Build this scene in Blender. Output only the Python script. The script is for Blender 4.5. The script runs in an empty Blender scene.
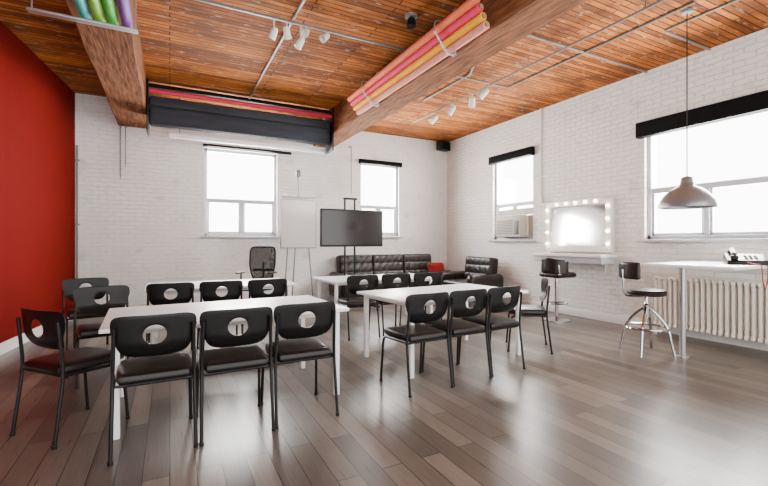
import bpy, bmesh, math, random
from mathutils import Vector, Matrix
random.seed(4)
SC=bpy.context.scene
COL=SC.collection
pi=math.pi

# ------------------------------------------------------------ materials
def newmat(name):
    m=bpy.data.materials.new(name); m.use_nodes=True
    nt=m.node_tree; b=nt.nodes['Principled BSDF']
    return m,nt,b
def pm(name,col,rough=.5,metal=0,var=.08,bump=0.0,scale=30,coat=0,emit=None,es=0,stretch=(1,1,1),spec=.5):
    m,nt,b=newmat(name); N=nt.nodes; L=nt.links
    tc=N.new('ShaderNodeTexCoord'); mp=N.new('ShaderNodeMapping'); mp.inputs['Scale'].default_value=stretch
    no=N.new('ShaderNodeTexNoise'); no.inputs['Scale'].default_value=scale; no.inputs['Detail'].default_value=7
    L.new(tc.outputs['Object'],mp.inputs[0]); L.new(mp.outputs[0],no.inputs['Vector'])
    r=N.new('ShaderNodeValToRGB')
    r.color_ramp.elements[0].position=.3; r.color_ramp.elements[1].position=.7
    r.color_ramp.elements[0].color=tuple(c*(1-var) for c in col)+(1,)
    r.color_ramp.elements[1].color=tuple(min(1,c*(1+var)) for c in col)+(1,)
    L.new(no.outputs['Fac'],r.inputs[0]); L.new(r.outputs[0],b.inputs['Base Color'])
    b.inputs['Roughness'].default_value=rough; b.inputs['Metallic'].default_value=metal
    b.inputs['Coat Weight'].default_value=coat; b.inputs['Specular IOR Level'].default_value=spec
    if bump:
        bp=N.new('ShaderNodeBump'); bp.inputs['Strength'].default_value=bump; bp.inputs['Distance'].default_value=.01
        L.new(no.outputs['Fac'],bp.inputs['Height']); L.new(bp.outputs[0],b.inputs['Normal'])
    if emit:
        b.inputs['Emission Color'].default_value=tuple(emit)+(1,); b.inputs['Emission Strength'].default_value=es
    return m
def brickmat(name,axes,bw,rh,c1,c2,mc,mort,rough,bumpS,noise_sc,noise_stretch,noise_amt,bias=0,off=.5,spec=.5,patches=(),bdist=.006,roughvar=0,warp=0):
    """axes: which object coords feed brick x,y"""
    m,nt,b=newmat(name); N=nt.nodes; L=nt.links
    tc=N.new('ShaderNodeTexCoord'); sp=N.new('ShaderNodeSeparateXYZ'); cb=N.new('ShaderNodeCombineXYZ')
    L.new(tc.outputs['Object'],sp.inputs[0])
    L.new(sp.outputs[axes[0]],cb.inputs[0]); L.new(sp.outputs[axes[1]],cb.inputs[1])
    br=N.new('ShaderNodeTexBrick'); br.inputs['Scale'].default_value=1
    br.inputs['Brick Width'].default_value=bw; br.inputs['Row Height'].default_value=rh
    br.inputs['Mortar Size'].default_value=mort; br.inputs['Mortar Smooth'].default_value=.3
    br.inputs['Bias'].default_value=bias; br.offset=off; br.inputs['Color1'].default_value=c1+(1,)
    br.inputs['Color2'].default_value=c2+(1,); br.inputs['Mortar'].default_value=mc+(1,)
    if warp:
        nw=N.new('ShaderNodeTexNoise'); nw.inputs['Scale'].default_value=4; nw.inputs['Detail'].default_value=4
        L.new(cb.outputs[0],nw.inputs['Vector'])
        sb=N.new('ShaderNodeVectorMath'); sb.operation='SUBTRACT'; sb.inputs[1].default_value=(.5,.5,.5); L.new(nw.outputs['Color'],sb.inputs[0])
        sc_=N.new('ShaderNodeVectorMath'); sc_.operation='SCALE'; sc_.inputs['Scale'].default_value=warp; L.new(sb.outputs[0],sc_.inputs[0])
        ad=N.new('ShaderNodeVectorMath'); ad.operation='ADD'; L.new(cb.outputs[0],ad.inputs[0]); L.new(sc_.outputs[0],ad.inputs[1])
        L.new(ad.outputs[0],br.inputs['Vector'])
    else: L.new(cb.outputs[0],br.inputs['Vector'])
    mp=N.new('ShaderNodeMapping'); mp.inputs['Scale'].default_value=noise_stretch
    L.new(cb.outputs[0],mp.inputs[0])
    no=N.new('ShaderNodeTexNoise'); no.inputs['Scale'].default_value=noise_sc; no.inputs['Detail'].default_value=6
    L.new(mp.outputs[0],no.inputs['Vector'])
    rm=N.new('ShaderNodeMapRange'); rm.inputs['From Min'].default_value=.25; rm.inputs['From Max'].default_value=.75
    rm.inputs['To Min'].default_value=1-noise_amt; rm.inputs['To Max'].default_value=1+noise_amt
    L.new(no.outputs['Fac'],rm.inputs['Value'])
    mx=N.new('ShaderNodeVectorMath'); mx.operation='SCALE'
    L.new(br.outputs['Color'],mx.inputs[0]); L.new(rm.outputs[0],mx.inputs['Scale'])
    out=mx.outputs[0]
    for k,patch in enumerate(patches):
        n2=N.new('ShaderNodeTexNoise'); n2.inputs['Scale'].default_value=patch[0]; n2.inputs['Detail'].default_value=6
        m2=N.new('ShaderNodeMapping'); m2.inputs['Location'].default_value=(k*7.3,k*3.1,0); m2.inputs['Scale'].default_value=patch[5] if len(patch)>5 else (1,1,1)
        L.new(cb.outputs[0],m2.inputs[0]); L.new(m2.outputs[0],n2.inputs['Vector'])
        rr=N.new('ShaderNodeMapRange'); rr.inputs['From Min'].default_value=patch[1]; rr.inputs['From Max'].default_value=patch[2]
        rr.inputs['To Max'].default_value=patch[4]
        L.new(n2.outputs['Fac'],rr.inputs['Value'])
        mm=N.new('ShaderNodeMix'); mm.data_type='RGBA'
        L.new(rr.outputs[0],mm.inputs[0]); L.new(out,mm.inputs[6]); mm.inputs[7].default_value=patch[3]+(1,)
        out=mm.outputs[2]
    L.new(out,b.inputs['Base Color'])
    b.inputs['Roughness'].default_value=rough; b.inputs['Specular IOR Level'].default_value=spec
    if roughvar:
        r2=N.new('ShaderNodeMapRange'); r2.inputs['To Min'].default_value=rough-roughvar; r2.inputs['To Max'].default_value=rough+roughvar
        L.new(no.outputs['Fac'],r2.inputs['Value']); L.new(r2.outputs[0],b.inputs['Roughness'])
    mth=N.new('ShaderNodeMath'); mth.operation='MULTIPLY_ADD'; mth.inputs[1].default_value=-1.0
    L.new(br.outputs['Fac'],mth.inputs[0]); L.new(no.outputs['Fac'],mth.inputs[2])
    bp=N.new('ShaderNodeBump'); bp.inputs['Strength'].default_value=bumpS; bp.inputs['Distance'].default_value=bdist
    L.new(mth.outputs[0],bp.inputs['Height']); L.new(bp.outputs[0],b.inputs['Normal'])
    return m

M={}
M['brick_b']=brickmat('painted_brick_back',(0,2),.22,.076,(.88,.87,.845),(.85,.84,.815),(.80,.79,.765),.006,.6,1.0,13,(1,1.4,1),.06,spec=.3,bdist=.015,warp=.05,patches=((3.2,.60,.70,(.60,.55,.50),.5),(1.1,.5,.75,(.72,.70,.66),.5)))
M['brick_r']=brickmat('painted_brick_right',(1,2),.22,.076,(.88,.865,.835),(.83,.815,.785),(.755,.74,.71),.007,.6,1.0,13,(1,1.4,1),.06,spec=.3,bdist=.017,warp=.05,patches=((3.0,.60,.72,(.60,.55,.49),.5),(1.1,.5,.75,(.70,.67,.62),.5)))
M['ceil']=brickmat('ceiling_boards',(0,1),2.2,.078,(.54,.175,.030),(.185,.052,.012),(.010,.004,.002),.0065,.75,.7,3,(1.0,14,1),.34,off=.37,spec=.10,
   patches=((1.6,.49,.64,(.095,.036,.018),.66,(1,1.6,1)),(6.0,.60,.68,(.55,.40,.28),.5,(1,3,1))),bdist=.012,warp=.012)
M['floor']=brickmat('floor_laminate',(1,0),1.30,.135,(.170,.137,.112),(.066,.051,.042),(.008,.006,.005),.0034,.29,.10,5,(.8,16,1),.20,off=.37,spec=.27,bdist=.0015,roughvar=.04)
M['beam']=pm('beam_wood',(.19,.080,.038),.9,var=.5,bump=1.0,scale=14,stretch=(2.5,.25,2.5),spec=.08)
M['red']=pm('red_wall_paint',(.145,.0058,.0035),.9,var=.04,scale=2,spec=.06)
M['white']=pm('white_trim_paint',(.80,.80,.79),.4,var=.03)
M['winframe']=pm('window_frame_vinyl',(.52,.54,.57),.4,var=.03)
M['tabletop']=pm('white_laminate',(.95,.97,.98),.35,var=.005,scale=5,spec=.4)
M['tableleg']=pm('white_powder_coat',(.90,.90,.90),.35,var=.02)
M['blackplastic']=pm('black_plastic',(.006,.006,.0062),.34,var=.15,spec=.25)
M['blackmetal']=pm('black_metal',(.006,.006,.0065),.3,var=.1,spec=.3)
M['vinyl']=pm('black_vinyl',(.009,.0065,.006),.34,var=.2,bump=.12,scale=90,spec=.28)
M['leather']=pm('brown_black_leather',(.015,.009,.007),.33,var=.3,bump=.15,scale=60,spec=.38)
M['chrome']=pm('chrome',(.50,.50,.51),.12,1,var=.03)
M['alum']=pm('brushed_aluminium',(.42,.42,.42),.34,.7,var=.05,scale=60)
M['lampmetal']=pm('lamp_brushed_metal',(.25,.265,.28),.32,.6,var=.05,scale=60)
M['pipe']=pm('painted_conduit',(.20,.18,.165),.45,.2,var=.12)
M['rad']=pm('cream_radiator_paint',(.80,.745,.65),.4,var=.04)
M['black']=pm('black_fabric',(.004,.004,.0045),.8,var=.2,spec=.1)
M['slate']=pm('charcoal_fabric',(.034,.038,.047),.75,var=.2,scale=3,stretch=(.5,4,4),spec=.15)
M['magenta']=pm('magenta_paper',(.55,.010,.07),.5)
M['salmon']=pm('salmon_paper',(.84,.19,.08),.65,spec=.2)
M['pink']=pm('pink_paper',(.76,.035,.12),.65,spec=.2)
M['yellow']=pm('yellow_paper',(.92,.44,.006),.65,spec=.2)
M['lilac']=pm('pale_pink_paper',(.80,.30,.25),.65,spec=.2)
M['cyan']=pm('teal_paper',(.04,.42,.38),.6,spec=.2)
M['green']=pm('green_paper',(.06,.52,.05),.6,spec=.2)
M['green2']=pm('lime_paper',(.22,.60,.04),.6,spec=.2)
M['purple']=pm('purple_paper',(.20,.08,.34),.6,spec=.2)
M['core']=pm('cardboard_core',(.36,.23,.13),.8)
M['paper']=pm('flipchart_paper',(.93,.935,.94),.6,var=.02)
M['screen']=pm('tv_screen',(.007,.004,.004),.12,var=.1)
M['mirror']=pm('mirror_glass',(.90,.90,.89),.10,1,var=.005)
M['bulb']=pm('lit_bulb',(1,.93,.8),.3,emit=(1,.78,.46),es=26,var=.01)
M['ac']=pm('ac_beige',(.48,.45,.39),.5,var=.03)
M['grille']=pm('ac_grille',(.07,.065,.06),.5)
M['redcush']=pm('red_cushion_fabric',(.17,.008,.007),.85,var=.2,bump=.3,scale=80,spec=.2)
M['redcord']=pm('red_cord',(.40,.012,.012),.5)
M['grey']=pm('grey_plastic',(.22,.22,.23),.5)
# window glass
gm,nt,b=newmat('window_glass')
tr=nt.nodes.new('ShaderNodeBsdfTransparent'); gl=nt.nodes.new('ShaderNodeBsdfGlossy'); gl.inputs['Roughness'].default_value=.03
mx=nt.nodes.new('ShaderNodeMixShader'); mx.inputs[0].default_value=.05
nt.links.new(tr.outputs[0],mx.inputs[1]); nt.links.new(gl.outputs[0],mx.inputs[2])
nt.links.new(mx.outputs[0],nt.nodes['Material Output'].inputs['Surface']); M['glass']=gm
# mesh fabric
mm_,nt,b=newmat('mesh_fabric')
b.inputs['Base Color'].default_value=(.008,.008,.008,1); b.inputs['Roughness'].default_value=.8; b.inputs['Specular IOR Level'].default_value=.1
tr=nt.nodes.new('ShaderNodeBsdfTransparent'); mx=nt.nodes.new('ShaderNodeMixShader'); ck=nt.nodes.new('ShaderNodeTexVoronoi'); ck.inputs['Scale'].default_value=140
rr=nt.nodes.new('ShaderNodeMath'); rr.operation='GREATER_THAN'; rr.inputs[1].default_value=.33
tc=nt.nodes.new('ShaderNodeTexCoord'); nt.links.new(tc.outputs['Object'],ck.inputs['Vector'])
nt.links.new(ck.outputs['Distance'],rr.inputs[0]); nt.links.new(rr.outputs[0],mx.inputs[0])
nt.links.new(tr.outputs[0],mx.inputs[1]); nt.links.new(b.outputs[0],mx.inputs[2]); nt.links.new(mx.outputs[0],nt.nodes['Material Output'].inputs['Surface'])
M['mesh']=mm_

# ------------------------------------------------------------ geometry helpers
def merge(bm,tmp):
    me=bpy.data.meshes.new('tmp'); tmp.to_mesh(me); tmp.free(); bm.from_mesh(me); bpy.data.meshes.remove(me)
def rbox(bm,c,s,bev=.008,seg=2,rot=None):
    t=bmesh.new(); bmesh.ops.create_cube(t,size=1)
    bmesh.ops.scale(t,vec=s,verts=t.verts)
    if bev>0: bmesh.ops.bevel(t,geom=t.edges[:],offset=min(bev,min(s)*.45),segments=seg,profile=.5,affect='EDGES')
    if rot is not None: bmesh.ops.transform(t,matrix=rot,verts=t.verts)
    bmesh.ops.translate(t,vec=c,verts=t.verts); merge(bm,t)
def tube(bm,pts,r,seg=10,closed=False):
    pts=[Vector(p) for p in pts]; n=len(pts); rings=[]; prev=None
    for i,p in enumerate(pts):
        if closed: t=(pts[(i+1)%n]-pts[i-1]).normalized()
        elif i==0: t=(pts[1]-p).normalized()
        elif i==n-1: t=(p-pts[i-1]).normalized()
        else: t=((pts[i+1]-p).normalized()+(p-pts[i-1]).normalized()).normalized()
        if prev is None:
            a=Vector((0,0,1)) if abs(t.z)<.9 else Vector((1,0,0))
            nr=(a-t*a.dot(t)).normalized()
        else: nr=(prev-t*prev.dot(t)).normalized()
        prev=nr; bb=t.cross(nr); rr=r[i] if isinstance(r,(list,tuple)) else r
        rings.append([bm.verts.new(p+(nr*math.cos(2*pi*k/seg)+bb*math.sin(2*pi*k/seg))*rr) for k in range(seg)])
    m=n if closed else n-1
    for i in range(m):
        A=rings[i];B=rings[(i+1)%n]
        for k in range(seg): bm.faces.new((A[k],A[(k+1)%seg],B[(k+1)%seg],B[k]))
    if not closed:
        bm.faces.new(rings[0][::-1]); bm.faces.new(rings[-1])
def fil(pts,rad=.05,n=5):
    pts=[Vector(p) for p in pts]; out=[pts[0]]
    for i in range(1,len(pts)-1):
        p=pts[i]; a=(pts[i-1]-p); b_=(pts[i+1]-p); ra=min(rad,a.length*.45); rb=min(rad,b_.length*.45)
        s=p+a.normalized()*ra; e=p+b_.normalized()*rb
        for k in range(n+1):
            t=k/n; out.append(s*(1-t)**2+p*2*t*(1-t)+e*t*t)
    out.append(pts[-1]); return out
def ring(c,r,n=32,ax='z',ry=None):
    ry=ry or r; c=Vector(c); o=[]
    for k in range(n):
        a=2*pi*k/n
        o.append(c+(Vector((math.cos(a)*r,math.sin(a)*ry,0)) if ax=='z' else Vector((math.cos(a)*r,0,math.sin(a)*ry))))
    return o
def lathe(bm,prof,seg=28,c=(0,0,0)):
    c=Vector(c); rs=[]
    for r,z in prof:
        if r<1e-5: rs.append([bm.verts.new(c+Vector((0,0,z)))])
        else: rs.append([bm.verts.new(c+Vector((r*math.cos(2*pi*k/seg),r*math.sin(2*pi*k/seg),z))) for k in range(seg)])
    for A,B in zip(rs,rs[1:]):
        for k in range(seg):
            k2=(k+1)%seg
            if len(A)==1 and len(B)==1: continue
            if len(A)==1: bm.faces.new((A[0],B[k],B[k2]))
            elif len(B)==1: bm.faces.new((A[k],A[k2],B[0]))
            else: bm.faces.new((A[k],A[k2],B[k2],B[k]))
def cushion(bm,c,s,r=.05,nu=0,nv=0,amp=.02,face=None,res=14,puff=0,rot=None):
    t=bmesh.new(); bmesh.ops.create_cube(t,size=2)
    bmesh.ops.subdivide_edges(t,edges=t.edges[:],cuts=res,use_grid_fill=True)
    h=[x/2 for x in s]; r=min(r,min(h)*.98)
    for v in t.verts:
        p=Vector((v.co[i]*h[i] for i in range(3)))
        inn=Vector((max(-(h[i]-r),min(h[i]-r,p[i])) for i in range(3)))
        d=p-inn
        if d.length>1e-6: p=inn+d.normalized()*r
        if face:
            ax='xyz'.index(face[1]); sg=1 if face[0]=='+' else -1
            o=[i for i in range(3) if i!=ax]
            w=max(0,sg*p[ax]/h[ax])
            U=(p[o[0]]/h[o[0]]+1)/2; V=(p[o[1]]/h[o[1]]+1)/2
            if w>.5:
                f=1
                if nu: f*=abs(math.sin(pi*nu*U))
                if nv: f*=abs(math.sin(pi*nv*V))
                p[ax]+=sg*amp*(f**.6-.5)
            if puff: p[ax]+=sg*puff*w*(1-(2*U-1)**2)*(1-(2*V-1)**2)
        v.co=p
    if rot is not None: bmesh.ops.transform(t,matrix=rot,verts=t.verts)
    bmesh.ops.translate(t,vec=c,verts=t.verts); merge(bm,t)
def obj(name,bm,mat,parent=None,loc=(0,0,0),rz=0,label=None,cat=None,group=None,kind=None,angle=38):
    bmesh.ops.recalc_face_normals(bm,faces=bm.faces[:])
    me=bpy.data.meshes.new(name); bm.to_mesh(me); bm.free()
    for p in me.polygons: p.use_smooth=True
    me.set_sharp_from_angle(angle=math.radians(angle))
    mats=mat if isinstance(mat,(list,tuple)) else [mat]
    for m in mats: me.materials.append(M[m] if isinstance(m,str) else m)
    o=bpy.data.objects.new(name,me); COL.objects.link(o); o.location=loc; o.rotation_euler[2]=rz
    if parent: o.parent=parent
    tag(o,label,cat,group,kind); return o
def tag(o,label=None,cat=None,group=None,kind=None):
    if label:o['label']=label
    if cat:o['category']=cat
    if group:o['group']=group
    if kind:o['kind']=kind
def root(name,loc,rz,label,cat,group=None):
    o=bpy.data.objects.new(name,None); o.empty_display_size=.1; COL.objects.link(o); o.location=loc; o.rotation_euler[2]=rz
    tag(o,label,cat,group); return o
def copy_thing(o,loc,rz,label=None):
    n=o.copy(); COL.objects.link(n); n.location=loc; n.rotation_euler[2]=rz
    if label:n['label']=label
    def rec(src,dst):
        for ch in list(src.children):
            k=ch.copy(); COL.objects.link(k); k.parent=dst; rec(ch,k)
    rec(o,n); return n
B=bmesh.new

# ------------------------------------------------------------ room
XR=6.35; YB=8.76; H=3.86; YF=-1.3
def wall_cells(name,mat,s0,s1,z0,z1,ops,axis,p0,p1):
    bm=B(); ss=sorted({s0,s1,*[o[0] for o in ops],*[o[1] for o in ops]}); zs=sorted({z0,z1,*[o[2] for o in ops],*[o[3] for o in ops]})
    for a,b_ in zip(ss,ss[1:]):
        for c,d in zip(zs,zs[1:]):
            m=((a+b_)/2,(c+d)/2)
            if any(o[0]<m[0]<o[1] and o[2]<m[1]<o[3] for o in ops): continue
            if axis=='x': rbox(bm,((a+b_)/2,(p0+p1)/2,(c+d)/2),(b_-a,p1-p0,d-c),0)
            else: rbox(bm,((p0+p1)/2,(a+b_)/2,(c+d)/2),(p1-p0,b_-a,d-c),0)
    return obj(name,bm,mat,kind='structure')
W1=(.60,2.0,1.42,3.14); W2=(3.90,4.93,1.44,3.14); W3=(5.91,7.05,1.35,3.10); W4=(2.20,3.75,1.34,3.02)
wall_cells('wall_back','brick_b',-2.0,XR+.3,0,H,[W1,W2],'x',YB,YB+.3)
wall_cells('wall_right','brick_r',YF,YB,0,H,[W3,W4],'y',XR,XR+.3)
# left wall (slightly out of square)
a=Vector((-1.445,YB,0)); b0=Vector((-1.445-.1194*(YB-YF),YF,0)); dirw=(b0-a).normalized(); nrm=Vector((-dirw.y,dirw.x,0))
if nrm.x>0: nrm=-nrm
def leftprism(name,mat,off0,off1,z0,z1,e=0):
    bm=B(); vs=[]
    for z in (z0,z1):
        for p in (a-nrm*off1,b0-nrm*off1,b0-nrm*off0,a-nrm*off0): vs.append(bm.verts.new((p.x,p.y,z)))
    for f in ((0,1,2,3),(4,5,6,7),(0,1,5,4),(1,2,6,5),(2,3,7,6),(3,0,4,7)): bm.faces.new([vs[i] for i in f])
    return obj(name,bm,mat,kind='structure')
leftprism('wall_left','red',-.2,0,0,H)
leftprism('baseboard_left','white',0,.018,0,.13)
bm=B(); rbox(bm,(1.6,3.7,-.05),(9.9,10.7,.1),0); obj('floor',bm,'floor',kind='structure')
bm=B(); rbox(bm,(1.6,3.7,H+.05),(9.9,10.7,.1),0); obj('ceiling',bm,'ceil',kind='structure')
bm=B(); rbox(bm,((XR-1.445)/2,YB-.01,.065),(XR+1.445,.02,.13),.003); obj('baseboard_back',bm,'white',kind='structure')
bm=B(); rbox(bm,(XR-.01,(YB+YF)/2,.065),(.02,YB-YF,.13),.003); obj('baseboard_right',bm,'white',kind='structure')
# beams (rough sawn: slightly uneven edges)
BZ=3.38
from mathutils import noise as mnoise
for i,(x0,x1) in enumerate(((-.82,-.33),(2.78,3.22))):
    bm=B(); n=90; rings=[]
    for k in range(n+1):
        y=YF+(YB-YF)*k/n; pr=[]
        for (px,pz) in ((x0,H),(x0,BZ+.02),(x0+.02,BZ),(x1-.02,BZ),(x1,BZ+.02),(x1,H)):
            j=0 if pz==H else 1
            dx=.010*mnoise.noise(Vector((px*3+i*9,y*2.1,pz*2)))*j; dz=.010*mnoise.noise(Vector((px*5,y*2.7,7+i)))*j
            pr.append(bm.verts.new((px+dx,y,pz+dz)))
        rings.append(pr)
    for A_,B_ in zip(rings,rings[1:]):
        for k in range(5): bm.faces.new((A_[k],A_[k+1],B_[k+1],B_[k]))
    bm.faces.new(rings[0]); bm.faces.new(rings[-1][::-1])
    obj('trim_%d'%(i+1),bm,'beam',kind='structure',label='heavy brown timber ceiling beam')

# windows
def window(n,loc,rz,w,z0,z1,zr,label):
    h=z1-z0; bm=B(); fw=.055; y=.10
    def bar(x0,x1,za,zb,yc=y,d=.07): rbox(bm,((x0+x1)/2,yc,(za+zb)/2),(x1-x0,d,zb-za),.004,1)
    bar(-w/2,-w/2+fw,z0,z1); bar(w/2-fw,w/2,z0,z1); bar(-w/2,w/2,z1-fw,z1); bar(-w/2,w/2,z0,z0+fw)
    bar(-w/2+fw,w/2-fw,zr-.04,zr+.04)
    bar(-.035,.035,z0+fw,zr-.03)
    for s in (-1,1):   # lower sashes
        x0,x1=(-w/2+fw,-.03) if s<0 else (.03,w/2-fw)
        t=.035
        bar(x0,x0+t,z0+fw,zr-.03,y+.01,.04); bar(x1-t,x1,z0+fw,zr-.03,y+.01,.04); bar(x0,x1,z0+fw,z0+fw+t,y+.01,.04)
    rbox(bm,(0,-.02,z0-.02),(w+.12,.16,.04),.006)   # sill
    o=obj('window_%d'%n,bm,'winframe',loc=loc,rz=rz,kind='structure',label=label)
    g=B(); rbox(g,(0,y+.02,(z0+z1)/2),(w-fw,.004,h-fw),0); obj('glass_pane',g,'glass',parent=o)
window(1,((W1[0]+W1[1])/2,YB,0),0,W1[1]-W1[0],W1[2],W1[3],2.12,'white framed window with two small lower sashes')
window(2,((W2[0]+W2[1])/2,YB,0),0,W2[1]-W2[0],W2[2],W2[3],2.12,'white framed window with two small lower sashes')
window(3,(XR,(W3[0]+W3[1])/2,0),-pi/2,W3[1]-W3[0],W3[2],W3[3],2.08,'white framed window holding an air conditioner')
window(4,(XR,(W4[0]+W4[1])/2,0),-pi/2,W4[1]-W4[0],W4[2],W4[3],2.06,'wide white framed window above the radiator')
# roller blinds
def blind(loc,rz,w,z0,z1,d,label):
    r=root('roller_blind',(loc[0],loc[1],z0),rz,label,'blind')
    h=z1-z0
    bm=B(); rbox(bm,(0,-d/2,h/2),(w,d,h),.01); obj('cassette',bm,'black',parent=r)
    bm=B(); tube(bm,[(-w/2+.02,-d-.012,.01),(w/2-.02,-d-.012,.01)],.012,8); obj('bottom_bar',bm,'blackmetal',parent=r)
    return r
blind((1.43,YB),0,1.72,3.15,3.20,.07,'thin black roller blind above the window')
blind((4.42,YB),0,1.12,3.10,3.21,.08,'black roller blind rolled up above the window')
blind((XR,6.48),-pi/2,1.24,3.00,3.17,.09,'black roller blind rolled up above the air conditioner window')
blind((XR,2.85),-pi/2,1.95,2.86,3.09,.11,'wide black roller blind rolled up above the large window')

# air conditioner
r=root('air_conditioner',(XR,6.44,1.39),-pi/2,'beige window air conditioner unit with louvred grille','air conditioner')
bm=B(); rbox(bm,(0,0,.235),(.70,.34,.45),.02); obj('body',bm,'ac',parent=r)
bm=B()
for k in range(9): rbox(bm,(-.07,-.173,.09+k*.032),(.46,.012,.014),.002,1)
rbox(bm,(.26,-.173,.2),(.12,.01,.28),.004); obj('grille',bm,'grille',parent=r)
for s,nm in ((-1,0),(1,1)):
    bm=B()
    for k in range(5): rbox(bm,(s*(.375+k*.032),.05,.235),(.026,.03,.44),.008,2)
    rbox(bm,(s*.44,.06,.235),(.17,.012,.44),.002); obj('side_curtain',bm,'ac',parent=r)
bm=B(); rbox(bm,(0,.05,.53),(1.03,.025,.13),.004); obj('top_panel',bm,'ac',parent=r)

# ------------------------------------------------------------ stacking chair
def make_chair(loc,rz,label,group):
    r=root('stacking_chair',loc,rz,label,'chair',group)
    for sx in (-1,1):
        bm=B(); tube(bm,fil([(sx*.228,-.25,0),(sx*.222,-.19,.46),(sx*.214,-.225,.79)],.1,5),.0115,10); tube(bm,[(sx*.228,-.25,0),(sx*.2278,-.2485,.02)],.015,10); obj('leg',bm,'blackmetal',parent=r)
        bm=B(); tube(bm,fil([(sx*.228,.235,0),(sx*.218,.20,.425),(sx*.220,-.19,.44)],.06,5),.0115,10); tube(bm,[(sx*.228,.235,0),(sx*.2278,.2335,.02)],.015,10); obj('leg',bm,'blackmetal',parent=r)
    for y_,n_ in ((.16,0),(-.17,1)):
        bm=B(); tube(bm,[(-.22,y_,.427),(.22,y_,.427)],.010,8); obj('cross_rail',bm,'blackmetal',parent=r)
    bm=B(); cushion(bm,(0,.01,.463),(.44,.45,.055),.027,res=10,face='+z',puff=.014)
    for v in bm.verts:   # narrower rear, rounded
        v.co.x*=1-.10*max(0,-v.co.y/.22)-.05*max(0,(v.co.y-.1)/.1)
    obj('seat',bm,'vinyl',parent=r)
    # backrest with round hole
    bm=B(); seg=96; rings=7; R=.060; A_=.236; Bh=.134; hz=.012
    def pt(i,k):
        th=2*pi*k/seg+.0001; c,s=math.cos(th),math.sin(th)
        n=8 if s>0 else 5; t=1/((abs(c)/A_)**n+(abs(s)/Bh)**n)**(1/n)
        ox,oz=t*c,t*s
        ox*=1-.24*max(0,(.4-oz/Bh)/1.4)**1.1
        ix,iz=R*1.08*c,R*s+hz
        f=i/rings; return ix+(ox-ix)*f, iz+(oz-iz)*f
    lay=[]
    for sgn in (0,1):
        L_=[]
        for i in range(rings+1):
            row=[]
            for k in range(seg):
                x,z=pt(i,k)
                e=.0025 if i in (0,rings) else 0
                y=-.230+.72*x*x -.10*z + .6*max(0,-z-.03)**2*8 + (e if sgn==0 else .010-e)
                row.append(bm.verts.new((x,y,z+.722)))
            L_.append(row)
        lay.append(L_)
    for sgn in (0,1):
        for i in range(rings):
            for k in range(seg):
                k2=(k+1)%seg; bm.faces.new((lay[sgn][i][k],lay[sgn][i][k2],lay[sgn][i+1][k2],lay[sgn][i+1][k]))
    for i in (0,rings):
        for k in range(seg):
            k2=(k+1)%seg; bm.faces.new((lay[0][i][k],lay[0][i][k2],lay[1][i][k2],lay[1][i][k]))
    obj('backrest',bm,'blackplastic',parent=r,angle=45)
    return r
G='black stacking chairs around the white tables'
lab='black stacking chair with round hole in backrest, tucked at white table'
c0=make_chair((-.085,3.13,0),.02,lab,G)
D=math.radians
for (x,y,rz,l) in [(.405,3.14,.01,lab),(.885,3.17,.02,lab),
    (-.60,3.60,-D(50),'black stacking chair with padded seat, angled at table end'),
    (-.56,4.80,D(192),'black stacking chair turned away from the other rows'),
    (-.86,6.0,D(195),'black stacking chair standing beside the red wall'),
    (2.00,3.25,.06,lab),(2.49,3.30,.06,lab),(2.98,3.35,.07,lab),
    (3.90,3.72,D(49),'black stacking chair at the end of the table'),
    (.01,5.30,0,lab),(.53,5.30,0,lab),(1.05,5.30,.02,lab),
    (2.32,5.32,.02,lab),(2.85,5.34,0,lab),(3.38,5.34,-.02,lab)]:
    copy_thing(c0,(x,y,0),rz,l)

# ------------------------------------------------------------ tables
def make_table(loc,rz,w,d,label):
    r=root('folding_table',loc,rz,label,'table','white rectangular tables')
    bm=B(); rbox(bm,(0,0,.727),(w,d,.028),.006,2); obj('table_top',bm,'tabletop',parent=r)
    bm=B()
    for s in (-1,1):
        rbox(bm,(0,s*(d/2-.09),.695),(w-.16,.025,.04),.003,1); rbox(bm,(s*(w/2-.09),0,.695),(.025,d-.16,.04),.003,1)
    obj('under_frame',bm,'tableleg',parent=r)
    for sx in (-1,1):
        for sy in (-1,1):
            bm=B(); rbox(bm,(sx*(w/2-.09),sy*(d/2-.07),.357),(.045,.045,.714),.006,2); obj('leg',bm,'tableleg',parent=r)
    return r
make_table((.45,3.72,0),D(3),1.76,1.0,'white laminate table with square white legs, chairs tucked along it')
make_table((2.77,3.90,0),D(5),1.70,1.0,'white laminate table with three chairs and one at its end')
make_table((.63,6.02,0),0,1.80,.95,'white laminate table standing near the window wall')
make_table((2.93,5.98,0),0,1.80,.9,'white laminate table in front of the television and sofa')

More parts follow.
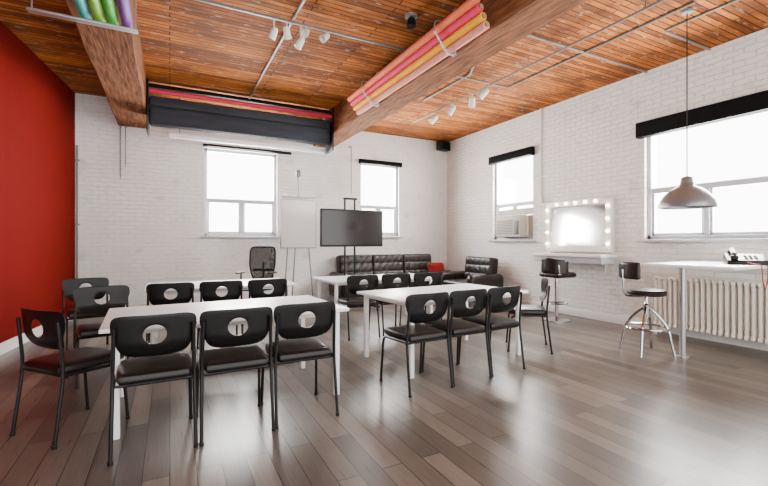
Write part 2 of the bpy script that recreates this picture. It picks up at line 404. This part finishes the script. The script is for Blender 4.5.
# ------------------------------------------------------------ sofa
def make_sofa(name,loc,rz,w,n,label,cat,hb=.92,d=.88):
    r=root(name,loc,rz,label,cat); ar=.20
    bm=B(); rbox(bm,(0,0,.22),(w-.04,d-.06,.18),.03,3); obj('base',bm,'leather',parent=r)
    for s in (-1,1):
        bm=B(); cushion(bm,(s*(w/2-ar/2),0,.40),(ar,d,.48),.098,res=16,face='+z',nv=5,amp=.010); obj('arm',bm,'leather',parent=r)
    cw=(w-2*ar)/n
    for i in range(n):
        x=-w/2+ar+cw*(i+.5)
        bm=B(); cushion(bm,(x,-.08,.385),(cw-.006,d-.22,.17),.06,nu=3,nv=2,amp=.014,face='+z',res=30,puff=.02); obj('seat_cushion',bm,'leather',parent=r)
        bm=B(); cushion(bm,(x,d/2-.13,.30+hb/2-.02),(cw+.008,.23,hb-.30),.045,nu=5,nv=3,amp=.018,face='-y',res=38,rot=Matrix.Rotation(-.12,4,'X')); obj('back_cushion',bm,'leather',parent=r)
    for sx in (-1,1):
        for sy in (-1,1):
            bm=B(); tube(bm,[(sx*(w/2-.12),sy*(d/2-.12),0),(sx*(w/2-.12),sy*(d/2-.12),.14)],[.018,.026],10); obj('leg',bm,'chrome',parent=r)
    return r
make_sofa('sofa',(4.48,8.24,0),0,2.80,3,'dark brown leather three-seat sofa with tufted back','sofa',hb=.88)
make_sofa('armchair',(5.72,7.10,0),-pi/2,1.25,1,'dark brown tufted leather armchair near the corner','armchair',hb=.84,d=.9)
bm=B(); cushion(bm,(0,0,0),(.38,.14,.34),.068,res=12,face='-y',puff=.04); 
bmesh.ops.rotate(bm,verts=bm.verts,matrix=Matrix.Rotation(-.25,3,'X')); o=obj('throw_pillow',bm,'redcush',loc=(5.47,7.97,.66),rz=-.25,label='dark red throw pillow on the leather sofa',cat='pillow')

# ------------------------------------------------------------ TV on stand
r=root('television_stand',(3.05,7.25,0),0,'black wheeled floor stand with twin poles','tv stand')
for x in (-.11,.09):
    bm=B(); tube(bm,[(x,.06,.07),(x,.06,2.12)],.02,12); obj('pole',bm,'blackmetal',parent=r)
bm=B(); rbox(bm,(0,.0,.085),(.9,.08,.05),.01)
for s in (-1,1): rbox(bm,(s*.42,0,.085),(.06,.62,.04),.01)
obj('base',bm,'blackmetal',parent=r)
for sx in (-1,1):
    for sy in (-1,1):
        bm=B(); t=B(); lathe(t,[(0,-.015),(.03,-.015),(.033,0),(.03,.015),(0,.015)],16); bmesh.ops.rotate(t,verts=t.verts,matrix=Matrix.Rotation(pi/2,3,'Y')); merge(bm,t)
        obj('caster',bm,'blackplastic',parent=r,loc=(sx*.42,sy*.27,.033))
bm=B(); rbox(bm,(0,.04,1.56),(.46,.03,.4),.005); rbox(bm,(0,.06,2.12),(.28,.05,.04),.01); obj('mount_plate',bm,'blackmetal',parent=r)
bm=B(); rbox(bm,(0,-.1,.62),(.5,.34,.025),.008); obj('shelf',bm,'blackmetal',parent=r)
r=root('television',(3.06,7.235,1.21),0,'large black flat screen television on a stand','television')
bm=B(); rbox(bm,(0,0,.35),(1.27,.05,.70),.012); obj('housing',bm,'blackplastic',parent=r)
bm=B(); rbox(bm,(0,-.026,.355),(1.22,.004,.64),.001,1); obj('screen',bm,'screen',parent=r)

# easel flipchart
r=root('flipchart_easel',(2.20,7.85,0),0,'white flipchart pad on a grey tripod easel','easel')
bm=B(); rbox(bm,(0,0,1.67),(.70,.02,.98),.006); obj('board',bm,'grey',parent=r)
bm=B(); rbox(bm,(0,-.018,1.65),(.67,.012,.91),.002); obj('paper_pad',bm,'paper',parent=r)
bm=B(); rbox(bm,(0,-.03,2.13),(.66,.03,.04),.004); obj('clamp_bar',bm,'alum',parent=r)
for p in ((-.30,-.02,0),(.30,-.02,0),(0,.5,0)):
    bm=B(); tube(bm,[p,(p[0]*.45,.03,2.1)],.013,8); obj('leg',bm,'grey',parent=r)
bm=B(); tube(bm,[(0,.03,1.4),(0,.03,2.62)],.012,8); rbox(bm,(0,.02,2.62),(.09,.05,.14),.02); obj('top_pole',bm,'pipe',parent=r)

# mesh office chair
r=root('office_chair',(1.34,7.40,0),D(145),'black mesh back office chair behind the table','office chair')
bm=B()
for k in range(5):
    a_=2*pi*k/5; tube(bm,[(0,0,.11),(.28*math.cos(a_),.28*math.sin(a_),.07)],[.03,.018],8)
obj('star_base',bm,'blackplastic',parent=r)
for k in range(5):
    a_=2*pi*k/5; bm=B(); t=B(); lathe(t,[(0,-.02),(.028,-.02),(.032,0),(.028,.02),(0,.02)],14); bmesh.ops.rotate(t,verts=t.verts,matrix=Matrix.Rotation(pi/2,3,'Y')); merge(bm,t); obj('caster',bm,'blackplastic',parent=r,loc=(.28*math.cos(a_),.28*math.sin(a_),.032))
bm=B(); tube(bm,[(0,0,.1),(0,0,.48)],.025,12); obj('gas_post',bm,'chrome',parent=r)
bm=B(); cushion(bm,(0,.02,.51),(.50,.48,.08),.038,res=8); obj('seat',bm,'black',parent=r)
bm=B()
fr=[]
for k in range(40):
    a_=2*pi*k/40; c,s=math.cos(a_),math.sin(a_); n=9 if s>0 else 4; t_=1/((abs(c)/.235)**n+(abs(s)/.31)**n)**(1/n); x=t_*c; z=t_*s; x*=1-.25*(-z/.31 if z<0 else 0)
    fr.append((x,-.26+.7*x*x-.08*z,.90+z))
tube(bm,fr,.016,8,closed=True); tube(bm,fil([(0,-.02,.47),(0,-.25,.50),(0,-.27,.95)],.08),.018,8); rbox(bm,(0,-.265,.80),(.40,.02,.04),.008); obj('back_frame',bm,'blackplastic',parent=r)
bm=B(); vs=[bm.verts.new(p) for p in fr]; cc=bm.verts.new((0,-.26,.90))
for k in range(40): bm.faces.new((vs[k],vs[(k+1)%40],cc))
obj('mesh_back',bm,'mesh',parent=r)
for s in (-1,1):
    bm=B(); tube(bm,fil([(s*.2,0,.48),(s*.29,0,.50),(s*.29,0,.76)],.04),.014,8); rbox(bm,(s*.29,.02,.77),(.07,.26,.03),.012); obj('armrest',bm,'blackplastic',parent=r)

# ------------------------------------------------------------ vanity
YM=4.88
r=root('vanity_mirror',(XR,YM,1.13),-pi/2,'white framed makeup mirror with lit bulbs on brick wall','mirror')
w,h=1.30,.90; fr_=.10
bm=B()
rbox(bm,(0,-.04,fr_/2),(w,.08,fr_),.006); rbox(bm,(0,-.04,h-fr_/2),(w,.08,fr_),.006)
for s in (-1,1): rbox(bm,(s*(w/2-fr_/2),-.04,h/2),(fr_,.08,h-2*fr_+.01),.006)
obj('frame',bm,'white',parent=r)
bm=B(); rbox(bm,(0,0,0),(w-2*fr_+.01,.012,h-2*fr_),0,rot=Matrix.Rotation(D(-6),4,'X')); obj('mirror_glass',bm,'mirror',parent=r,loc=(0,-.042,h/2))
bp=[]
for s in (-1,1):
    for k in range(4): bp.append((s*(w/2-fr_/2),.14+k*(h-.28)/3))
for k in range(1,6): bp.append((-(w/2-.07)+k*(w-.14)/6,h-fr_/2))
for x,z in bp:
    bm=B(); t=B(); lathe(t,[(0,.052),(.014,.05),(.022,.038),(.024,.026),(.017,.010),(.013,0)],16); bmesh.ops.rotate(t,verts=t.verts,matrix=Matrix.Rotation(pi/2,3,'X')); merge(bm,t)
    obj('bulb',bm,'bulb',parent=r,loc=(x,-.08,z))
r=root('makeup_counter',(XR,YM,0),-pi/2,'white wall-mounted makeup shelf below the mirror','shelf')
bm=B(); rbox(bm,(0,-.20,1.075),(1.40,.40,.045),.008); obj('shelf_top',bm,'tableleg',parent=r)
bm=B(); rbox(bm,(0,-.18,1.00),(1.34,.34,.10),.006); obj('drawer_box',bm,'winframe',parent=r)
for s in (-1,1):
    bm=B(); rbox(bm,(s*.5,-.012,.88),(.03,.024,.16),.004); obj('bracket',bm,'white',parent=r)
# counter stool
r=root('counter_stool',(5.72,4.82,0),-D(95),'black padded counter stool with chrome pedestal','stool')
bm=B(); lathe(bm,[(0,0),(.21,0),(.21,.012),(.06,.03),(.028,.06),(.028,.72),(0,.72)],28); obj('pedestal',bm,'chrome',parent=r)
bm=B(); tube(bm,ring((0,.03,.28),.15,28),.011,8,closed=True); tube(bm,[(0,0,.28),(0,.18,.28)],.01,8); obj('footrest',bm,'chrome',parent=r)
bm=B(); cushion(bm,(0,.02,.755),(.44,.42,.09),.042,res=8); obj('seat',bm,'leather',parent=r)
bm=B()
cushion(bm,(0,0,0),(.62,.05,.25),.024,res=14)
for v in bm.verts:
    an=v.co.x/.25*1.35/1.24*1.1; rad=.235+v.co.y; z=v.co.z+.93-.05*abs(math.sin(an))
    v.co=Vector((rad*math.sin(an),-rad*math.cos(an)+.03,z))
obj('backrest',bm,'leather',parent=r)
for s in (-1,1):
    bm=B(); tube(bm,fil([(s*.16,-.05,.73),(s*.2,-.13,.76),(s*.19,-.14,.93)],.04),.01,8)
    obj('back_support',bm,'chrome',parent=r)

# drafting stool
r=root('drafting_stool',(4.98,2.92,0),-D(115),'black swivel stool with chrome splayed legs and footring','stool')
for k in range(4):
    a_=pi/4+k*pi/2; c,s=math.cos(a_),math.sin(a_)
    bm=B(); tube(bm,fil([(.28*c,.28*s,0),(.255*c,.255*s,.10),(.215*c,.215*s,.32),(.10*c,.10*s,.47),(.025*c,.025*s,.53)],.08),.015,8); obj('leg',bm,'chrome',parent=r)
bm=B(); tube(bm,ring((0,0,.30),.225,40),.013,8,closed=True); obj('foot_ring',bm,'chrome',parent=r)
bm=B(); lathe(bm,[(0,.42),(.03,.42),(.035,.56),(.02,.58),(.02,.66),(.09,.67),(.09,.68),(0,.68)],20); obj('spindle',bm,'chrome',parent=r)
bm=B(); lathe(bm,[(0,.675),(.18,.675),(.20,.69),(.205,.715),(.19,.74),(.12,.75),(0,.745)],32); obj('seat',bm,'leather',parent=r)
bm=B(); tube(bm,fil([(0,-.05,.665),(0,-.27,.67),(0,-.29,.98)],.06),.012,8); obj('back_bar',bm,'chrome',parent=r)
bm=B(); cushion(bm,(0,0,0),(.40,.04,.20),.019,res=12)
for v in bm.verts:
    an=v.co.x/.24; rad=.24+v.co.y; v.co=Vector((rad*math.sin(an),-rad*math.cos(an)-.03,v.co.z+.97))
obj('backrest',bm,'leather',parent=r)

# bar table
r=root('bar_table',(5.65,2.50,0),0,'white bar-height table on one round leg, fixed above radiator','table')
bm=B(); rbox(bm,(0,0,1.035),(1.39,.90,.035),.012,3); obj('table_top',bm,'tabletop',parent=r)
x,y=-.50,.12
bm=B(); tube(bm,[(x,y,.012),(x,y,1.02)],.032,20); lathe(bm,[(0,0),(.06,0),(.06,.012),(0,.012)],20,(x,y,0)); lathe(bm,[(0,1.005),(.07,1.005),(.07,1.018),(0,1.018)],20,(x,y,0)); obj('leg',bm,'alum',parent=r)
bm=B(); rbox(bm,(.675,0,.99),(.04,.86,.06),.004); obj('wall_cleat',bm,'white',parent=r)
# telephone (sloped body, handset in cradle)
r=root('desk_telephone',(5.66,2.25,1.0525),D(-60),'black desk telephone with handset and red cord on bar table','telephone')
bm=B()
prof=[(-.17,0),(-.17,.035),(-.15,.05),(.10,.115),(.155,.115),(.17,.10),(.17,0)]
vl=[bm.verts.new((-.17,y_,z_)) for y_,z_ in prof]; vr=[bm.verts.new((.17,y_,z_)) for y_,z_ in prof]
bm.faces.new(vl); bm.faces.new(vr[::-1])
for k in range(len(prof)): bm.faces.new((vl[k],vl[(k+1)%len(prof)],vr[(k+1)%len(prof)],vr[k]))
bmesh.ops.bevel(bm,geom=bm.edges[:],offset=.006,segments=2,profile=.5,affect='EDGES')
obj('body',bm,'blackplastic',parent=r)
bm=B(); tube(bm,fil([(-.105,-.13,.085),(-.105,-.10,.115),(-.105,.10,.165),(-.105,.13,.145)],.03),.024,12); rbox(bm,(-.105,-.115,.082),(.07,.075,.05),.02); rbox(bm,(-.105,.115,.138),(.07,.075,.05),.02); obj('handset',bm,'blackplastic',parent=r)
bm=B()
for i in range(4):
    for j in range(3): rbox(bm,(.0+j*.042,-.10+i*.036,.0665+i*.0094),(.026,.022,.012),.003,1)
obj('keypad',bm,'grey',parent=r)
# red cord: runs over the table and hangs below its front edge
bm=B(); pts=[]
R_=Matrix.Rotation(-D(60),3,'Z').inverted()
def loc_(p): return R_@(Vector(p)-Vector((5.66,2.25,1.0525)))
base=[loc_(p) for p in [(5.52,2.20,1.09),(5.50,2.12,1.066),(5.47,2.036,1.066),(5.465,2.028,1.0),(5.47,2.022,.86),(5.52,2.022,.80),(5.57,2.022,.88),(5.60,2.028,1.0),(5.61,2.036,1.066),(5.63,2.12,1.066)]]
bs=fil(base,.06,6)
tube(bm,bs,.0055,6); obj('cord',bm,'redcord',parent=r)

# radiator
r=root('radiator',(6.20,2.72,0),-pi/2,'cream cast-iron column radiator under the window','radiator')
n=24; pit=.066; bm=B()
for k in range(n):
    x=(k-(n-1)/2)*pit
    for y in (-.065,0,.065): 
        tube(bm,[(x,y,.14),(x,y,.20),(x,y,.76),(x,y,.81)],[.014,.018,.018,.014],8)
    rbox(bm,(x,0,.79),(.042,.19,.06),.020,3); rbox(bm,(x,0,.15),(.042,.19,.06),.020,3)
tube(bm,[(-n/2*pit,0,.79),(n/2*pit,0,.79)],.022,10); tube(bm,[(-n/2*pit,0,.15),(n/2*pit,0,.15)],.022,10)
obj('radiator_body',bm,'rad',parent=r)
for x in (-(n-1)/2*pit,(n-1)/2*pit):
    for y in (-.06,.06):
        bm=B(); tube(bm,[(x,y,0),(x,y,.14)],[.024,.016],8); obj('foot',bm,'rad',parent=r)
bm=B(); tube(bm,fil([(-n/2*pit,0,.15),(-n/2*pit-.07,0,.15),(-n/2*pit-.07,0,.0)],.03),.013,8); lathe(bm,[(0,.17),(.03,.17),(.03,.20),(0,.21)],12,(-n/2*pit-.05,0,0)); obj('valve',bm,'rad',parent=r)

# pendant lamp
r=root('pendant_lamp',(5.08,2.54,H),0,'brushed aluminium dome pendant lamp above bar table','pendant lamp')
bm=B(); lathe(bm,[(0,0),(.055,0),(.05,-.03),(0,-.035)],20); obj('canopy',bm,'grey',parent=r)
bm=B(); tube(bm,[(0,0,-.03),(0,0,-1.84)],.006,6); obj('cord',bm,'blackmetal',parent=r)
bm=B(); z0=-2.18
pr=[(.27,0),(.268,.025),(.255,.07),(.22,.13),(.175,.18),(.125,.215),(.085,.235),(.07,.25),(.06,.29),(.055,.33),(.03,.345),(0,.35)]
lathe(bm,[(a_,z0+z) for a_,z in pr],40)
lathe(bm,[(.27,z0),(.263,z0+.002),(.262,z0+.025),(.249,z0+.068),(.215,z0+.126),(.17,z0+.175),(.12,z0+.21),(0,z0+.235)],40); obj('lamp_shade',bm,'lampmetal',parent=r,angle=60)
bm=B(); lathe(bm,[(0,z0+.06),(.03,z0+.07),(.045,z0+.11),(.03,z0+.16),(.02,z0+.22),(0,z0+.22)],16); obj('bulb',bm,'white',parent=r)

# speaker
r=root('wall_speaker',(6.12,8.60,3.60),0.3,'small black loudspeaker mounted high in the corner','speaker')
bm=B(); rbox(bm,(0,0,.11),(.34,.20,.22),.015); obj('cabinet',bm,'blackplastic',parent=r)
bm=B(); rbox(bm,(0,-.103,.11),(.30,.008,.18),.003); obj('grille',bm,'black',parent=r)
bm=B(); rbox(bm,(0,.06,.225),(.06,.06,.02),.002); tube(bm,[(0,.06,.22),(0,.06,.26)],.015,8); obj('bracket',bm,'blackmetal',parent=r)

# ------------------------------------------------------------ backdrop rolls
def roll(p0,p1,r_,mat,label,group,core=True):
    p0=Vector(p0);p1=Vector(p1); o=root('backdrop_roll',p0,0,label,'backdrop roll',group)
    bm=B(); tube(bm,[(0,0,0),p1-p0],r_,24); obj('paper_roll',bm,mat,parent=o)
    if core:
        d=(p1-p0).normalized()*.02; bm=B(); tube(bm,[-d,p1-p0+d],r_*.55,16); obj('core_tube',bm,'core',parent=o)
    return o
g='coloured paper rolls beside the beam'
for (x,z,rr_,m,l) in ((2.575,3.60,.042,'salmon','salmon pink paper backdrop roll'),(2.625,3.533,.040,'pink','hot pink paper backdrop roll'),(2.675,3.468,.040,'yellow','yellow paper backdrop roll'),(2.728,3.405,.040,'lilac','pale pink paper backdrop roll')):
    roll((x,3.05+(x-2.5)*.3,z),(x,6.2,z),rr_,m,l+' held along the ceiling beam',g)
for y in (3.7,5.6):
    bm=B()
    tube(bm,fil([(2.785,y,3.69),(2.53,y,3.68),(2.51,y,3.57),(2.69,y,3.345),(2.785,y,3.350)],.03),.009,8)
    rbox(bm,(2.778,y,3.60),(.012,.06,.52),.003)
    obj('roll_bracket',bm,'alum',label='metal bracket holding paper rolls on the beam',cat='bracket',group='roll brackets')
g2='paper rolls hung below the first beam'
for (x,m,l) in ((-.66,'cyan','teal'),(-.555,'green2','lime green'),(-.455,'green','green'),(-.345,'purple','purple')):
    roll((x,2.4,3.30),(x,4.50,3.30),.044,m,l+' paper backdrop roll under the timber beam',g2)
for y_ in (4.45,2.9):
    bm=B(); rbox(bm,(-.66,y_,3.243),(.80,.07,.022),.004)
    tube(bm,[(-.28,y_,3.24),(-.28,y_,3.86)],.006,6); tube(bm,[(-1.03,y_,3.24),(-1.03,y_,3.86)],.006,6)
    obj('roll_hanger',bm,'alum',label='metal strap carrying paper rolls under the beam',cat='bracket',group='roll hangers')
g3='large backdrop rolls hung before the window wall'
x0,x1=-.31,2.76
bm=B(); rbox(bm,((x0+x1)/2,7.6,3.80),(x1-x0+.04,.06,.06),.004); rbox(bm,((x0+x1)/2,7.52,3.765),(x1-x0,.03,.03),.003)
for x in (x0,x1): rbox(bm,(x,7.66,3.45),(.03,.42,.82),.006)
obj('backdrop_frame',bm,'blackmetal',label='black ceiling frame holding large backdrop rolls',cat='frame')
roll((x0+.02,7.50,3.690),(x1-.02,7.50,3.690),.036,'magenta','magenta paper backdrop roll on the ceiling frame',g3,False)
r=root('backdrop_housing',((x0+x1)/2,7.66,3.19),0,'flat charcoal backdrop housing slung between two ceiling beams','backdrop housing')
bm=B(); rbox(bm,(0,-.02,.36),(x1-x0-.04,.20,.16),.03,3); obj('upper_panel',bm,'slate',parent=r)
bm=B(); rbox(bm,(0,.0,.14),(x1-x0-.04,.22,.29),.035,3); obj('lower_panel',bm,'slate',parent=r)
bm=B(); tube(bm,[(-(x1-x0)/2+.03,-.10,.285),((x1-x0)/2-.03,-.10,.285)],.014,8); obj('edge_rod',bm,'blackmetal',parent=r)
r=root('projector_screen',(1.35,7.86,3.10),0,'slim white roller projection screen case below the charcoal housing','projection screen')
bm=B(); rbox(bm,(0,0,0),(2.76,.10,.085),.03,3); obj('case',bm,'paper',parent=r)
for s in (-1,1):
    bm=B(); tube(bm,[(s*1.2,0,.03),(s*1.2,0,.76)],.006,6); obj('hanger_rod',bm,'pipe',parent=r)

# ------------------------------------------------------------ ceiling tracks
def spot(parent,x,y,z,drop,az,tilt,s=1):
    o=bpy.data.objects.new('spot_head',None); COL.objects.link(o); o.parent=parent; o.location=(x,y,z)
    bm=B(); tube(bm,[(0,0,0),(0,0,-drop)],.008,6); obj('stem',bm,'white',parent=o)
    t=B(); lathe(t,[(0,.06),(.025,.06),(.04,.03),(.045,-.06),(.05,-.08),(.042,-.08),(.03,-.03),(0,-.03)],18)
    R_=Matrix.Rotation(az,3,'Z')@Matrix.Rotation(tilt,3,'X')
    bmesh.ops.rotate(t,verts=t.verts,matrix=R_); bmesh.ops.scale(t,vec=(s,s,s),verts=t.verts); bmesh.ops.translate(t,vec=(0,0,-drop-.02),verts=t.verts)
    obj('lamp_head',t,'white',parent=o)
r=root('track_light',(0,4.62,3.77),0,'white ceiling track with small spot heads between beams','track light')
bm=B(); rbox(bm,(1.22,0,0),(3.1,.028,.025),.003)
for x in (.1,1.24,2.4): tube(bm,[(x,0,0),(x,0,.09)],.008,6)
obj('rail',bm,'pipe',parent=r)
for x,d_,az,ti in ((1.02,.14,.5,.6),(1.16,.10,-.6,.7),(1.32,.18,1.2,.5),(1.62,.05,2.0,.8),(1.38,.05,2.6,.8)): spot(r,x,0,0,d_,az,ti,.9)
r=root('track_light',(4.42,0,3.74),0,'ceiling track with chrome spot heads above the seating corner','track light')
bm=B(); tube(bm,[(0,2.0,0),(0,7.25,0)],.014,8)
for y in (2.6,4.2,5.8,7.1): tube(bm,[(0,y,0),(0,y,.12)],.008,6)
obj('rail',bm,'pipe',parent=r)
for y,d_,az,ti in ((5.1,.06,.5,.9),(5.4,.1,-.6,1.0),(5.95,.08,.3,.8),(6.5,.1,1.4,.8)): spot(r,0,y,0,d_,az,ti,1.2)
def pipe(pts,r_,label,mat='pipe'):
    p0=Vector(pts[0]); bm=B(); tube(bm,fil([Vector(p)-p0 for p in pts],.06),r_,8); obj('ceiling_pipe',bm,mat,loc=p0,label=label,cat='pipe')
pipe([(1.24,7.56,3.82),(1.24,4.9,3.82),(1.24,2.0,3.82)],.018,'grey conduit running along the ceiling boards')
pipe([(3.21,3.72,3.845),(6.36,3.72,3.845)],.015,'thin conduit crossing the ceiling to the side wall')
pipe([(3.21,5.15,3.845),(4.95,5.15,3.845),(4.95,2.4,3.845)],.015,'thin conduit turning across the ceiling boards')
pipe([(3.7,-1,3.845),(3.7,4.4,3.845),(4.05,5.0,3.845),(4.05,6.3,3.845)],.015,'thin conduit running along the ceiling boards')
pipe([(5.3,.2,3.845),(5.3,2.9,3.845),(6.36,2.9,3.845)],.014,'thin conduit bending to the side wall')
r=root('ceiling_spotlight',(2.42,4.02,3.86),0,'dark round ceiling spotlight beside the beam','ceiling light')
bm=B(); lathe(bm,[(0,0),(.07,0),(.07,-.03),(0,-.03)],20); obj('mount',bm,'grey',parent=r)
bm=B(); lathe(bm,[(0,-.03),(.03,-.03),(.05,-.06),(.055,-.13),(.04,-.13),(0,-.10)],20); obj('lamp_head',bm,'blackmetal',parent=r)

# wall pipes / cords
bm=B(); tube(bm,[(0,0,0),(0,0,2.95)],.018,8)
for z in (.5,1.6,2.7): rbox(bm,(0,.03,z),(.06,.07,.03),.003)
obj('wall_pipe',bm,'pipe',loc=(-1.41,YB-.065,0),label='thin grey vertical pipe in the corner',cat='pipe')
bm=B(); tube(bm,[(0,0,2.06),(0,0,H)],.014,8); rbox(bm,(0,0,2.1),(.05,.07,.11),.005)
obj('wall_pipe',bm,'white',loc=(XR-.02,5.70,0),label='white electrical conduit rising from the mirror',cat='pipe')
def cord(x,y,z0,z1,r_,m,l):
    bm=B(); 
    for k in range(int((z1-z0)/.05)): tube(bm,[(0,0,-k*.05),(0,0,-k*.05-.035)],[r_,r_*.8],6)
    tube(bm,[(0,0,.012),(0,0,z0-z1)],r_*.5,6)
    rbox(bm,(0,(YB-y)/2+.01,0),(.025,YB-y+.03,.02),.003)
    obj('pull_chain',bm,m,loc=(x,y,z1),label=l,cat='chain')
cord(-.78,8.68,2.42,3.36,.014,'pipe','beaded chain hanging from a wall hook')
cord(-.70,8.66,2.62,3.36,.010,'pipe','beaded chain hanging from a wall hook')
cord(3.62,8.62,2.36,3.45,.014,'pipe','beaded chain hanging from a wall hook')

# ------------------------------------------------------------ lights
def area(loc,rot,sx,sy,p,col=(1,1,1)):
    l=bpy.data.lights.new('daylight','AREA'); l.shape='RECTANGLE'; l.size=sx; l.size_y=sy; l.energy=p; l.color=col
    o=bpy.data.objects.new('daylight',l); COL.objects.link(o); o.location=loc; o.rotation_euler=rot; return o
day=(1.0,.985,.96)
K=2.75
for W in (W1,W2): area(((W[0]+W[1])/2,YB+.42,(W[2]+W[3])/2),(-pi/2,0,0),W[1]-W[0]+.7,W[3]-W[2]+.7,K*390*(W[1]-W[0])/1.4,day)
for W,p in ((W3,350),(W4,360)): area((XR+.42,(W[0]+W[1])/2,(W[2]+W[3])/2),(-pi/2,0,-pi/2),W[1]-W[0]+.7,W[3]-W[2]+.7,K*p,day)
# overcast sky, much brighter on the window sides of the building
w_=bpy.data.worlds.new('World'); SC.world=w_; w_.use_nodes=True
N=w_.node_tree.nodes; L=w_.node_tree.links; bg=N['Background']
tc=N.new('ShaderNodeTexCoord'); dt=N.new('ShaderNodeVectorMath'); dt.operation='DOT_PRODUCT'; dt.inputs[1].default_value=(.72,.69,0)
L.new(tc.outputs['Generated'],dt.inputs[0])
mr=N.new('ShaderNodeMapRange'); mr.inputs['From Min'].default_value=.0; mr.inputs['From Max'].default_value=.45
mr.inputs['To Min'].default_value=5.2; mr.inputs['To Max'].default_value=13
L.new(dt.outputs['Value'],mr.inputs['Value']); L.new(mr.outputs[0],bg.inputs[1])
bg.inputs[0].default_value=(.99,.99,.98,1)

# ------------------------------------------------------------ camera
cd=bpy.data.cameras.new('Camera'); cd.lens=415/768*36; cd.sensor_width=36; cd.shift_y=-1/768; cd.clip_start=.05
co=bpy.data.objects.new('Camera',cd); COL.objects.link(co); co.location=(0,0,1.30); co.rotation_euler=(pi/2,0,-D(27.3)); SC.camera=co
